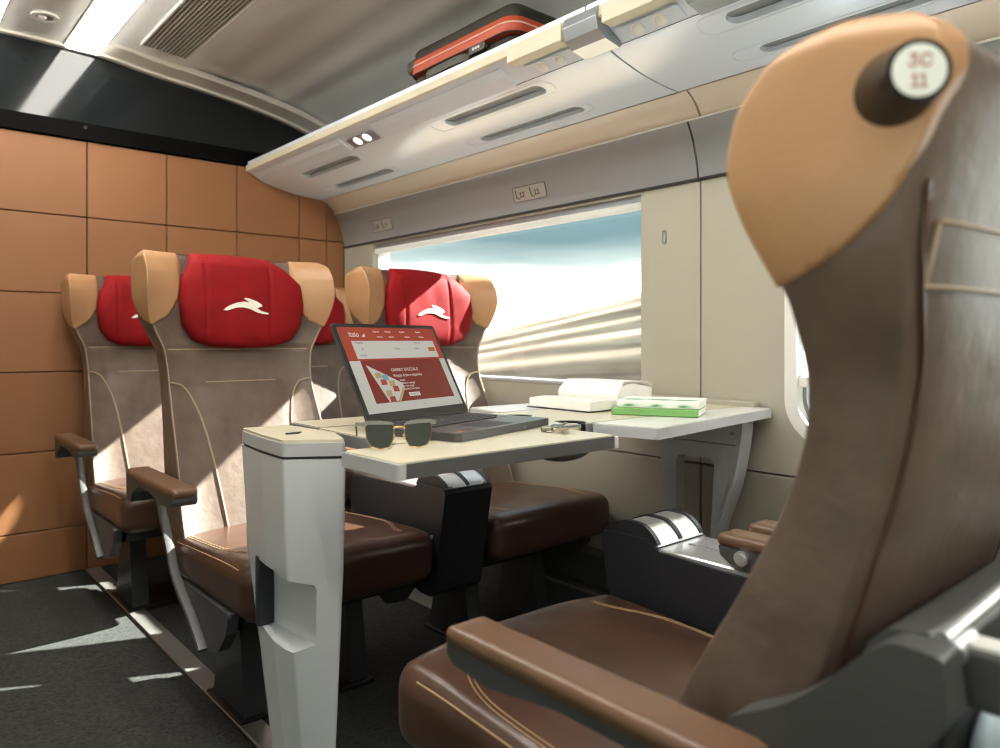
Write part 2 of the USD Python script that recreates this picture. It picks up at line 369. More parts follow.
# dark glass bulkhead above it and the pale arch between it and the ceiling
archx = [XL, -.41, -.165, .06, .278, .43, .65, .79, 1.0, 1.225, 1.47, 1.64, 1.773, 1.95]
archz = [2.02, 2.155, 2.19, 2.214, 2.243, 2.252, 2.250, 2.244, 2.214, 2.19, 2.155, 2.122, 2.085, 2.02]
arch = PchipInterpolator(archx, archz)
ax = np.linspace(XL, 1.95, 60)
t = thing('trim_5', kind='structure', loc=(.5, YE, 1.87))
obj('glass_sheet', prism([(XL, 1.945)] + [(1.95, 1.945)] + [(x, float(arch(x)) + .02) for x in ax[::-1]], YE - .004, YE + .02, 'y'), 'blackglass', t)
obj('lower_band', box(XL, 1.95, YE - .012, YE + .02, 1.872, 1.944), 'blackmatte', t, smooth=False)
obj('band_screw', cyl((.735, YE - .0125, 1.925), .007, .003, '-y', 12), 'black', t)
t = thing('trim_6', kind='structure', loc=(.5, YE, 2.1))
for a, c_, lo, hi in ((YE - .035, YE - .006, 0, .03), (YE - .16, YE - .03, .012, .04)):
    obj('arch_band', prism([(x, float(arch(x)) + lo) for x in ax] + [(x, float(arch(x)) + hi) for x in ax[::-1]], a, c_, 'y'), 'trimwhite', t, smooth=50)

# ceiling: a long skin with shallow folds, the flat light panel in the middle
def czf(x):
    x = abs(x - .53) + .53
    return float(_cz(x)) + .0035 * math.sin((x - 1.1) * 2 * math.pi / .17) * min(max((x - 1.12) / .1, 0), 1) * min(max((1.8 - x) / .15, 0), 1)
_cz = PchipInterpolator([.53, .66, .79, .87, .885, 1.085, 1.11, 1.20, 1.30, 1.44, 1.60, 1.80, 1.92, 2.02, 2.06], [2.268, 2.268, 2.266, 2.262, 2.258, 2.240, 2.238, 2.240, 2.232, 2.214, 2.182, 2.125, 2.06, 1.95, 1.75])
cx = sorted(set(np.round(np.r_[np.linspace(.53, 2.06, 70), [.79, .885, 1.085, 1.20, 1.215, 1.30, 1.312, 1.44, 1.452]], 4)))
ce = thing('ceiling', kind='structure', loc=(.53, .5, 2.2))
right = [(x, czf(x)) for x in cx if .785 <= x <= 1.905]
outer = [(x, czf(x)) for x in cx if x >= 1.89]
def skin(pts, y0, y1, th=.02): return prism(pts + [(x, z + th) for x, z in pts[::-1]], y0, y1, 'y')
obj('ceiling_skin', skin(right, YB, YE), 'ceiling', ce, smooth=40)
obj('ceiling_skin', skin([(MIR(x), z) for x, z in right][::-1], YB, YE), 'ceiling', ce, smooth=40)
obj('upper_lining', skin(outer, YB, YE), 'ceiling', wr, smooth=40)
obj('light_panel', cham(.411, .649, YB, YE - .03, 2.262, 2.28, .004), 'ceiling_light_panel', ce)
obj('ceiling_core', box(MIR(1.2), 1.2, YB, YE, 2.285, 2.3), 'gap', ce, smooth=False)
for x0, x1, lab in ((.649, .783, 'long glowing ceiling light strip nearest the luggage rack'), (.277, .411, 'long glowing ceiling light strip in the top left corner')):
    t = thing('ceiling_light', lab, 'ceiling light', ((x0 + x1) / 2, .5, 2.25))
    obj('diffuser', cham(x0 + .003, x1 - .003, YB + .02, YE - .04, 2.238, 2.266, .008), 'strip', t)
    obj('housing', cat(box(x0, x0 + .003, YB, YE - .035, 2.252, 2.28), box(x1 - .003, x1, YB, YE - .035, 2.252, 2.28)), 'trimwhite', t, smooth=False)
t = thing('smoke_detector', 'small round white detector disc on the ceiling between the light strips', 'smoke detector', (.54, 3.32, 2.262))
obj('rim', cyl((.54, 3.32, 2.255), .048, .007, seg=40) - cyl((.54, 3.32, 2.25), .030, .02, seg=32), 'whiteplastic', t)
obj('dish', cyl((.54, 3.32, 2.257), .030, .005, seg=32), 'rack_dark', t)
obj('sensor', Manifold.sphere(.016, 20).scale([1, 1, .6]).translate([.53, 3.32, 2.256]), 'whiteplastic', t)
t = thing('ceiling_vent', 'long dark air grille of fine bars in the ceiling', 'vent', (.985, 1.9, 2.24))
vx0, vx1, vy0, vy1 = .897, 1.072, .3, 3.33
vz = lambda x: czf(x) - .002
obj('backing', prism([(vx0, vz(vx0) + .0015), (vx1, vz(vx1) + .0015), (vx1, vz(vx1) - .001), (vx0, vz(vx0) - .001)], vy0, vy1, 'y'), 'ventbase', t, smooth=False)
for k in range(13):
    x = vx0 + (vx1 - vx0) * k / 12
    obj('grille_bar', cham(x - .0018, x + .0018, vy0, vy1, vz(x) - .010, vz(x) - .001, .001), 'ventbar', t, smooth=False)
cross = []
for k in range(0, 130):
    y = vy1 - k * .0235
    cross.append(prism([(vx0, vz(vx0) - .001), (vx1, vz(vx1) - .001), (vx1, vz(vx1) - .006), (vx0, vz(vx0) - .006)], y - .002, y + .002, 'y'))
obj('cross_bars', cat(*cross), 'ventbar', t, smooth=False, kind='stuff')
obj('vent_edge', cat(box(vx0 - .008, vx0 - .002, vy0, vy1, vz(vx0) - .012, vz(vx0) + .01), box(vx1 + .002, vx1 + .008, vy0, vy1, vz(vx1) - .012, vz(vx1) + .01)), 'ceiling', t, smooth=False)

# the unseen sides: opposite wall with its windows, wall behind
wl = thing('wall_left', kind='structure', loc=(XL, 0, 0))
obj('wall_panel', prism(yz(YB, YE, 0, 2.1), XL - .06, XL, 'x', [rrect(-.75, 1.05, .8, 1.5, .1), rrect(-2.4, -1.2, .8, 1.5, .1)]), 'wall', wl)
w = thing('window_3', kind='structure', loc=(XL, .5, .8))
obj('pane', box(XL - .04, XL - .034, -2.5, 3.4, .75, 1.55), 'glass', w, smooth=False)
obj('wall_back', box(XL - .05, XW + .1, YB - .06, YB, -.04, 2.35), 'wall', smooth=False, **S)

# ------------------------------------------------------------------ luggage rack
PX = [1.455, 1.50, 1.548, 1.64, 1.727, 1.865]; PZ = [1.845, 1.822, 1.800, 1.776, 1.761, 1.752]
uz = PchipInterpolator(PX, PZ)
lr = thing('luggage_rack', 'long pale luggage rack with recessed slots running above the windows', 'luggage rack', (1.66, 1.3, 1.75))
slots = []
for ya in (2.775, 1.635, .495, -.645):
    slots += [(1.603, ya + .25, .50, .052), (1.772, ya + .25, .51, .05)]
xu = np.linspace(1.455, 1.866, 40)
under = [(float(x), float(uz(x))) for x in xu]
for a, c_ in ((JY - .005, YE - .002), (YB, JY - .012)):
    body = prism(under + [(x, z + .045) for x, z in under[::-1]], a, c_, 'y')
    for sx, sy, L, wd in slots:
        body -= prism([(x, y) for y, x in slotpoly(sy, sx, L, wd)], 1.70, 1.80 if sx < 1.7 else 1.78, 'z') ^ box(1, 2.2, a, c_, 0, 3)
    obj('underside_panel', body, 'rack', lr, smooth=30)
for sx, sy, L, wd in slots:
    zt = float(uz(sx)) + .012
    obj('slot_recess', prism([(x, y) for y, x in slotpoly(sy, sx, L + .01, wd + .01)], zt, zt + .004, 'z'), 'rack_dark', lr, smooth=False)
    rim = prism([(x, y) for y, x in slotpoly(sy + .02, sx, L + .12, wd + .024)], -.0012, .0, 'z', [[(x, y) for y, x in slotpoly(sy + .02, sx, L + .114, wd + .018)]])
    rt = tm(rim).subdivide_to_size(.03) if False else tm(rim)
    v = rt.vertices.copy(); v[:, 2] += uz(np.clip(v[:, 0], 1.455, 1.865)); obj('slot_rim', trimesh.Trimesh(v, rt.faces, process=False), 'rack', lr, smooth=False)
obj('front_lip', prism([(1.4495, 1.873), (1.447, 1.845), (1.453, 1.840), (1.460, 1.845), (1.456, 1.874)], YB, YE - .002, 'y', r=.002), 'cream', lr)
obj('rack_floor', box(1.47, 1.985, YB, YE - .002, 1.845, 1.86), 'rack_dark', lr, smooth=False)
obj('panel_seam', box(1.5475, 1.5495, YB, YE - .01, 1.7985, 1.803), 'rack_dark', lr, smooth=False)
for ya in (2.49, 1.635):
    pass
fl = [(1.476, 1.832), (1.50, 1.814), (1.545, 1.793), (1.552, 1.797), (1.505, 1.824), (1.48, 1.84)]
for a, c_ in ((1.70, 2.47), (2.72, 3.585)):
    obj('front_flap', prism(fl, a, c_, 'y', r=.0015), 'rack', lr)
for y in (2.585, 1.515, 1.165, .05):
    n_ = np.array([.42, 0, .91]); zc = float(uz(1.52))
    pl = xform(prism(rrect(-.1, .1, -.024, .024, .008), -.002, .004, 'z'), frame((1.518, y, zc - .004), (0, 1, 0), (-.91, 0, .42), (.42, 0, .91)))
    lp = obj('reading_light_plate', pl, 'clip' if y > 2 else 'rack', lr)
    for dy in (-.035, .035):
        obj('reading_lens', xform(cat(Manifold.sphere(.0155, 20).scale([1, 1, .55]), cyl((0, 0, -.002), .02, .004, seg=24)), frame((1.516, y + dy, zc - .006), (0, 1, 0), (-.91, 0, .42), (.42, 0, .91))), 'lens' if y > 2 else 'whiteplastic', lr)
for a, c_ in ((1.405, 1.628), (1.03, 1.26), (.3, .53)):
    obj('lip_block', rbox(1.440, 1.482, a, c_, 1.818, 1.868, .004), 'cream', lr)
cl = [(1.444, 1.872), (1.437, 1.845), (1.446, 1.812), (1.475, 1.795), (1.532, 1.785), (1.545, 1.797), (1.50, 1.83), (1.47, 1.872)]
for a, c_ in ((1.275, 1.395), (.87, 1.02)):
    obj('lip_clip', prism(cl, a, c_, 'y', r=.003), 'clip', lr, smooth=25)

# ------------------------------------------------------------------ seat number signs on the header
def sign(yc, nums, lab):
    ez = np.array([-.962, 0, -.27]); ez /= np.linalg.norm(ez); ex = np.array([0, -1., 0]); ey = np.cross(ez, ex)
    F = frame((1.9835, yc, 1.582), ex, ey, ez)
    t = thing('seat_sign', lab, 'sign', (1.98, yc, 1.58))
    obj('plate', xform(prism(rrect(-.092, .092, -.029, .029, .008), -.001, .0015, 'z'), F), 'sign_plate', t)
    obj('plate_outline', xform(prism(rrect(-.093, .093, -.030, .030, .009), .0, .002, 'z', [rrect(-.0905, .0905, -.0275, .0275, .0075)]), F), 'ink', t)
    for k, nm in enumerate(nums):
        x = -.078 + k * .084
        obj('seat_symbol', xform(tube([(x, .020, .002), (x + .004, -.014, .002), (x + .02, -.017, .002)], .0022, 6), F), 'ink', t)
        for i, ch in enumerate(nm):
            q = text(ch, .020, .0008, True); q.apply_translation([x + .036 + (i - (len(nm) - 1) / 2) * .016, -.002, .0015])
            obj('digit', xform(q, F), 'ink', t, smooth=False)
sign(2.105, ('12', '11'), 'seat number sign reading 12 and 11 above the bright window')
sign(3.19, ('10', '9'), 'small far seat number sign beside the end wall, reading 10 and 9')

# ------------------------------------------------------------------ outside: a ploughed slope and the ground by the line
gx = np.r_[np.linspace(3.2, 16, 120), np.linspace(17, 60, 20)]; gy = np.linspace(-30, 60, 80)
GX, GY = np.meshgrid(gx, gy, indexing='ij')
crest = np.clip(2.1 - .18 * (GY - 11.75), -.6, 6)
s_ = np.clip((GX - 5) / 10, 0, 1); s_ = s_ * s_ * (3 - 2 * s_)
GZ = -1.3 + s_ * (crest + 1.3) - np.clip(GX - 15, 0, 50) * .06 + .02 * np.sin(GX * 9.0) * (GX < 16) + .12 * (meshkit.fbm(np.stack([GX * 1.2, GY * .05, GX * 0], -1), 3, 4) - .5)
f = []
n2 = len(gy)
for i in range(len(gx) - 1):
    for j in range(n2 - 1):
        a = i * n2 + j; f += [(a, a + n2, a + n2 + 1), (a, a + n2 + 1, a + 1)]
obj('hillside', trimesh.Trimesh(np.stack([GX, GY, GZ], -1).reshape(-1, 3), np.array(f), process=False), 'hill', None, smooth=True, label='bare brown ploughed hillside outside the train window', category='hill')
obj('ground', box(-150, 150, -150, 150, -1.5, -1.35), 'ground', smooth=False, **S)

# ------------------------------------------------------------------ seats. Local frame: x across, y = depth t behind the table's middle, z up; the sitter looks towards -y
P_ = PchipInterpolator
def cl_(f, a, b): return lambda z: float(f(min(max(z, a), b)))
hw = cl_(P_([.40, .50, .60, .75, .87, .96, 1.03, 1.08, 1.15, 1.25, 1.285], [.250, .252, .248, .240, .236, .243, .272, .292, .302, .300, .288]), .40, 1.285)
tf = cl_(P_([.40, .42, .63, .757, .856, .915, .963, 1.03, 1.051, 1.11, 1.165, 1.20, 1.236, 1.26, 1.285], [.775, .785, .872, .94, .985, 1.0, 1.004, 1.002, .997, .972, .957, .963, .986, 1.012, 1.05]), .40, 1.285)
tc = cl_(P_([.40, .42, .63, .757, .856, .915, .963, 1.1, 1.2, 1.285], [.80, .81, .905, .968, 1.012, 1.035, 1.045, 1.06, 1.072, 1.09]), .40, 1.285)
tb = cl_(P_([.40, .42, .60, .74, .87, 1.0, 1.14, 1.19, 1.235, 1.285], [.92, .93, 1.01, 1.055, 1.092, 1.118, 1.140, 1.152, 1.158, 1.15]), .40, 1.285)
ZTOP = 1.276
def gauss(a, s): return math.exp(-(a / s) ** 2)
def tfront(x, z, w=None):
    w = w or hw(z); q = min(abs(x) / w, 1.0)
    p = 5 if z < .95 else 5 - 2.2 * min((z - .95) / .15, 1)
    t = tc(z) + (tf(z) - tc(z)) * q ** p
    lum = min(max((.868 - z) / .012, 0), 1) * math.exp(-max(.0, .868 - z) * 3) * (1 - min(max((abs(x) - .11) / .05, 0), 1))
    t -= .011 * lum
    t += .006 * gauss(z - .975, .006) * (q < .97)
    return t
def back_rings(grow=0.0, nz=110):
    zs_ = np.r_[np.linspace(.40, 1.20, nz), np.linspace(1.205, ZTOP, 22)]
    rings = []
    for z in zs_:
        w = hw(z) + grow; d = max(z - 1.245, 0) / (ZTOP - 1.245)
        sh = math.sqrt(max(1 - d * d, 0)) if d > 0 else 1.0        # rounded top
        xs_ = np.sin(np.linspace(-1, 1, 45) * math.pi / 2) * w
        front = [(x, tfront(x * hw(z) / w, z) - grow) for x in xs_]
        back = [(x, tb(z) + grow - .022 * (abs(x) / w) ** 6) for x in xs_[::-1]]
        a, b = front[-1], back[0]
        side = [(w + .004 * math.sin(math.pi * s), a[1] + (b[1] - a[1]) * s) for s in np.linspace(.08, .92, 10)]
        a, b = back[-1], front[0]
        side2 = [(-w - .004 * math.sin(math.pi * s), a[1] + (b[1] - a[1]) * s) for s in np.linspace(.08, .92, 10)]
        ring = np.array(front + side + back + side2)
        for _ in range(2): ring = (np.roll(ring, 1, 0) + 2 * ring + np.roll(ring, -1, 0)) / 4
        tm_ = 1.085
        ring[:, 1] = tm_ + (ring[:, 1] - tm_) * (.25 + .75 * sh); ring[:, 0] *= (.93 + .07 * sh)
        zz = z + grow * (1 if z > 1.2 else 0) - .17 * np.clip(ring[:, 1] - 1.06, 0, 1) * np.clip((z - 1.15) / .1, 0, 1)
        rings.append(np.c_[ring, zz])
    return rings
BACK = loft(back_rings())
BACK_BIG = to_man(loft(back_rings(.0035, 70))) - prism([(-.274, 1.11), (-.266, 1.125), (-.274, 1.5), (.274, 1.5), (.266, 1.125), (.274, 1.11)], .9, 1.225, 'z') - box(-.271, .271, 1.125, 1.4, 1.2, 1.4)
# wing pads: the tan leather over the ears of the headrest
side_poly = smoothpath([(.992, 1.049), (1.052, 1.072), (1.100, 1.11), (1.124, 1.15), (1.143, 1.20), (1.165, 1.25)], 6).tolist() + [(1.2, 1.32), (.9, 1.32), (.9, 1.03)]
face_poly = [(-.34, 1.32), (-.185, 1.32)] + smoothpath([(-.190, 1.275), (-.182, 1.235), (-.185, 1.17), (-.205, 1.11), (-.235, 1.072), (-.285, 1.046), (-.30, 1.03)], 5).tolist() + [(-.34, 1.02)]
WING_L = BACK_BIG ^ prism(side_poly, -.4, .4, 'x') ^ prism(face_poly, .8, 1.3, 'y')
WING_R = BACK_BIG ^ prism(side_poly, -.4, .4, 'x') ^ prism([(-x, z) for x, z in face_poly], .8, 1.3, 'y')
# headrest cover
hb = np.array([(-.160, 1.279), (-.06, 1.283), (.03, 1.280), (.100, 1.272), (.150, 1.235), (.190, 1.190), (.198, 1.12), (.190, 1.05), (.155, 1.0), (.10, .981), (0, .975), (-.10, .981), (-.155, 1.0), (-.190, 1.05), (-.200, 1.12), (-.193, 1.19), (-.170, 1.238), (-.162, 1.262)])
hb[:, 0] = hb[:, 0] * 1.03 + .012; hpoly = Polygon(hb).buffer(-.012).buffer(.012); HC = np.array([.012, 1.13])
_th = np.linspace(0, 2 * math.pi, 361)
def _rb(a):
    from shapely.geometry import LineString
    l = LineString([HC, HC + np.array([math.cos(a), math.sin(a)])]).intersection(hpoly); return l.length
_rbt = np.array([_rb(a) for a in _th])
def pad_t(x, z, thick=.042):
    v = np.array([x, z]) - HC; r = np.linalg.norm(v); a = math.atan2(v[1], v[0]) % (2 * math.pi)
    rho = min(r / np.interp(a, _th, _rbt), 1.0)
    th = thick * (1 - rho ** 5) ** .5
    for xf in (-.118, .092): th -= .006 * gauss(x - xf - .012 * (z - 1.1), .005)
    th += .0022 * math.sin(x * 70 + 3 * z) * (1 - rho) * min(max((z - 1.1) / .1, 0), 1)
    zc = min(z, 1.262)
    return tfront(x * .80, zc) - .022 - th + max(z - 1.245, 0) * .55
NA, NR = 150, 34
pv, pf = [], []
for k in range(NR):
    rho = (1 - (1 - k / (NR - 1)) ** 1.6) if k else 0
    for a in np.linspace(0, 2 * math.pi, NA, endpoint=False):
        r = rho * np.interp(a, _th, _rbt); x, z = HC + r * np.array([math.cos(a), math.sin(a)]); pv.append((x, pad_t(x, z), z))
for a in np.linspace(0, 2 * math.pi, NA, endpoint=False):
    r = .96 * np.interp(a, _th, _rbt); x, z = HC + r * np.array([math.cos(a), math.sin(a)]); pv.append((x, tfront(x * .8, min(z, 1.262)) + .02, z - .01))
for k in range(NR):
    for j in range(NA):
        a, b, c_, d = k * NA + j, k * NA + (j + 1) % NA, (k + 1) * NA + (j + 1) % NA, (k + 1) * NA + j
        pf += [(a, b, c_), (a, c_, d)]
PAD = trimesh.Trimesh(np.array(pv), np.array(pf), process=False)
hare = np.array([(258, 368), (275, 354), (300, 340), (330, 329), (365, 323), (392, 325), (378, 316), (363, 309), (370, 304), (392, 307), (415, 315), (440, 327), (454, 338), (455, 345), (438, 350), (430, 357), (445, 366), (470, 374), (489, 379), (486, 384), (460, 383), (430, 377), (408, 366), (385, 357), (355, 352), (325, 354), (300, 362), (278, 370)], float)
hx = (hare[:, 0] - 373) * (.150 / 231) + .006; hz = 1.112 - (hare[:, 1] - 345) * (.150 / 231)
def emblem_mesh():
    pg = Polygon(np.c_[hx, hz]); m = trimesh.creation.extrude_polygon(pg, .002, engine='earcut')
    m = m.subdivide_to_size(.008); v = m.vertices
    t = np.array([pad_t(x, z) for x, z, _ in v]) - .0012 - v[:, 2]
    m = trimesh.Trimesh(np.c_[v[:, 0], t, v[:, 1]], m.faces, process=False)
    return m
EMB = emblem_mesh()
def on_back(pts, off=.001): return [(x, tfront(x, z) - off, z) for x, z in pts]
def cush_fn(P):
    P = P.copy(); x, t, z = P.T
    u = np.clip((t - .29) / .56, 0, 1); top = np.clip((z - .33) / .14, 0, 1)
    crown = .012 * (1 - (x / .27) ** 2) - .035 * u ** 1.3 - .004 * np.clip(1 - u * 5, 0, 1)
    P[:, 2] = z + top * crown + .003 * np.sin(x * 40) * top * np.clip(1 - abs(u - .15) * 6, 0, 1) * .4
    P[:, 1] = t + .020 * (np.abs(x) / .268) ** 3 * np.clip(1 - u * 1.6, 0, 1)
    return P
CUSH = softbox(-.270, .270, .290, .86, .335, .474, (.032, .042, .045), 44, cush_fn)
from scipy.interpolate import LinearNDInterpolator
_cn = CUSH.vertex_normals; _cv = CUSH.vertices[(_cn[:, 2] > .12)]
_ct = LinearNDInterpolator(_cv[:, :2], _cv[:, 2], fill_value=.40)
def cush_top(x, t): return float(_ct(x, t))
def seat(name, label, catg, X, Y, rot, arm, emblem=True, rear=False, group=None):
    t = thing(name, label, catg, (X, Y, 0), group, rotz=rot)
    k = dict(parent=t, local=True)
    b = obj('backrest', BACK, 'taupe', smooth=40, **k)
    for s in (-1, 1):
        pth = smoothpath([(s * .232, .872), (s * .195, .862), (s * .158, .80), (s * .140, .72), (s * .128, .60), (s * .118, .435)], 7)
        obj('bolster_piping', tube(on_back(pth, .002), .0032, 6), 'piping', b, local=True)
        edge = [(s * hw(z) * .985, tfront(s * hw(z) * .985, z) + .002, z) for z in np.linspace(.44, 1.045, 40)]
        obj('edge_piping', tube(edge, .0028, 6), 'piping', b, local=True)
    obj('headrest_seam', tube(on_back([(x, .972) for x in np.linspace(-.23, .23, 30)], .0005), .0022, 6), 'piping', b, local=True)
    obj('lumbar_seam', tube(on_back([(x, .869) for x in np.linspace(-.115, .115, 20)], .001), .0022, 6), 'piping', b, local=True)
    for m in (WING_L, WING_R): obj('headrest_wing', m, 'tan', smooth=40, **k)
    h = obj('headrest_cover', PAD, 'red', smooth=60, **k)
    if emblem: obj('emblem', EMB, 'emblem', h, local=True, smooth=False, label='white leaping hare emblem')
    c = obj('cushion', CUSH, 'brown', smooth=50, **k)
    for s in (-1, 1):
        pp = [(s * (.238 - .060 * math.exp(-((u - .36) / .10) ** 2)), u) for u in np.linspace(.352, .80, 50)]
        for o_ in (-.004, .004): obj('cushion_stitch', tube([(x + s * o_, u, cush_top(x + s * o_, u) + .0006) for x, u in pp], .0009, 5), 'thread', c, local=True)
        obj('side_piping', tube([(s * .262, u, cush_top(.262, u) + .0005) for u in np.linspace(.375, .82, 40)], .0018, 6), 'thread', c, local=True)
    # shell under the cushion, legs
    obj('seat_pan', prism([(.40, .332), (.42, .29), (.52, .27), (.80, .31), (.90, .40), (.90, .335)], -.235, .235, 'x', r=.01), 'black', **k)
    gus = [(.405, .345), (.80, .345), (.835, .42), (.80, .36), (.70, .285), (.60, .235), (.54, .212), (.47, .235), (.42, .29)]
    for s in (-1, 1):
        obj('side_shell', prism(gus, s * .262 - .014, s * .262 + .014, 'x', r=.012), 'shell', **k)
    for s in (-1, 1):
        obj('leg', prism([(.53, .012), (.76, .012), (.70, .27), (.575, .27)], s * .155 - .028, s * .155 + .028, 'x', r=.006), 'leg_metal', **k)
    obj('leg_foot', cham(-.20, .20, .52, .77, .0, .014, .003), 'black', **k)
    if arm:
        s = arm
        strip = smoothpath([(.925, .60), (.883, .527), (.820, .44), (.768, .367), (.70, .318), (.632, .281), (.57, .238), (.545, .218)], 6)
        obj('side_frame', tube([(s * .287, u, z) for u, z in strip], 0, flat=(.008, .011, (1, 0, 0))), 'frame_grey', **k)
        a0, a1 = sorted((s * .355, s * .287))
        sh = [(.574, .605), (.574, .592), (.585, .581), (.66, .574), (.675, .578), (.78, .592), (.87, .592), (.93, .565), (.95, .535), (.99, .535), (.995, .609), (.574, .609)]
        ar = obj('armrest', prism(sh, a0 + .003, a1 - .003, 'x', r=.003), 'shell', **k)
        obj('arm_pad', softbox(a0, a1, .568, .998, .600, .628, (.012, .014, .014), 16), 'arm_leather', ar, local=True, label='brown leather armrest pad')
        brk = smoothpath([(.93, .612), (.95, .632), (1.0, .662), (1.045, .700), (1.078, .735), (1.105, .752), (1.138, .750)], 5).tolist() + [(1.142, .70), (1.10, .63), (1.04, .56), (.96, .50), (.90, .50)]
        b0, b1 = sorted((s * .292, s * .250))
        if rear: obj('hinge_bracket', prism(brk, b0, b1, 'x', r=.006), 'shell', **k)
    if rear:
        s = arm
        def tz(x, z): return tb(z) - .022 * (abs(x) / hw(z)) ** 6
        px = np.linspace(-.262, .262, 25)
        pk = obj('pocket', loft([np.array([(x, tz(x, zz) - .008, zz) for x in px] + [(x, tz(x, zz) + .0045, zz) for x in px[::-1]]) for zz in np.linspace(1.045, 1.098, 6)]), 'taupe', **k)
        for zz in (1.045, 1.098):
            obj('pocket_seam', tube([(x, tz(x, zz) + .004, zz) for x in px], .0025, 6), 'piping', pk, local=True)
        obj('pocket_seam', tube([(s * .26, tz(.26, zz) + .003, zz) for zz in np.linspace(1.045, 1.098, 6)], .0025, 6), 'piping', pk, local=True)
        for q in (-1, 1):
            pth = [(q * (hw(z) - .018), tb(z) - .012, z) for z in np.linspace(.66, 1.13, 44)]
            obj('rear_piping', tube(pth, .0026, 6), 'brown', b, local=True)
        obj('lower_rear_shell', prism([(1.02, .60), (1.068, .735), (1.085, .75), (1.115, .755), (1.13, .74), (1.10, .60), (1.05, .45), (.98, .45)], -.255, .255, 'x', r=.006), 'shell', **k)
        tr_ = obj('fold_table', softbox(-.215, .215, 1.105, 1.122, .44, .70, (.03, .008, .03), 14), 'shell', **k)
        obj('hinge_bar', tube([(s * .245, 1.122, .748), (-s * .24, 1.122, .762)], .0075, 12), 'silver', tr_, local=True)
        for q in (-1, 1):
            x0, x1 = sorted((q * .228, q * .196))
            obj('hinge_stub', cyl((x0 - .004, 1.125, .735), .012, x1 - x0 + .012, 'x', 24), 'silver', tr_, local=True)
            obj('table_arm', rbox(x0, x1, 1.118, 1.24, .690, .742, .006), 'shell', tr_, local=True)
            obj('arm_strip', rbox(x0 + .004, x1 - .004, 1.135, 1.235, .740, .746, .002), 'whiteplastic', tr_, local=True)
        x0, x1 = sorted((0., s * .205))
        obj('seat_pocket_lid', softbox(x0, x1, 1.122, 1.150, .45, .672, (.05, .012, .05), 18), 'pale_blue', label='pale blue rounded plastic lid', **k)
        n_ = np.array([s * .74, .66, -.06]); n_ /= np.linalg.norm(n_); ex = np.array([-s * n_[1], s * n_[0], 0.]); ex /= np.linalg.norm(ex); ey = np.cross(n_, ex)
        F = frame(np.array([s * .300, 1.107, 1.205]), ex, ey, n_)
        F2 = frame(np.array([s * .291, 1.098, 1.203]), (0, 1 * s, 0), (0, 0, 1), (s, 0, 0))
        bodyk = Manifold.hull(cyl((0, 0, 0), .036, .003, seg=48).transform(F2[:3]) + cyl((0, 0, .040), .0235, .003, seg=48).transform(F[:3]))
        kc = obj('grip_knob', bodyk, 'knob_black', smooth=40, **k, label='black round grip with a white number plate')
        obj('number_plate', cyl((0, 0, .0425), .0195, .0012, seg=48).transform(F[:3]), 'knob_white', kc, local=True)
        for i, (ch, x_, y_) in enumerate((('3', -.0045, .0075), ('C', .0045, .0075), ('1', -.003, -.0075), ('1', .003, -.0075))):
            q = text(ch, .0095, .0004, True); q.apply_translation([x_, y_, .0437]); obj('digit', xform(q, F), 'knob_ink', kc, local=True, smooth=False)
        return t, kc
    return t
YM = 1.345
# facing away from the camera: the nearest seat; facing it: the table seats and the row behind
s1 = seat('train_seat', 'aisle seat behind the grey table post, red headrest with a full white hare emblem', 'seat', .937, YM, 0, -1)
s2 = seat('train_seat', 'window seat behind the open laptop with red headrest cover against the bright window', 'seat', 1.684, YM, 0, 0)
dup(s1, (.937, YM + 1.05, 0), label='farthest left aisle seat by the orange wall, partly hidden behind the front aisle seat')
dup(s2, (1.684, YM + 1.05, 0), label='back row window seat, only a sliver of tan wing and red showing behind the laptop')
s5, knob = seat('train_seat', 'big nearest seat seen from the side, with round number grip on its wing', 'seat', .930, YM, 180, 1, rear=True)
dup(s2, (1.684, YM, 0), rotz=180, label='window seat beside the nearest seat, mostly hidden behind it')

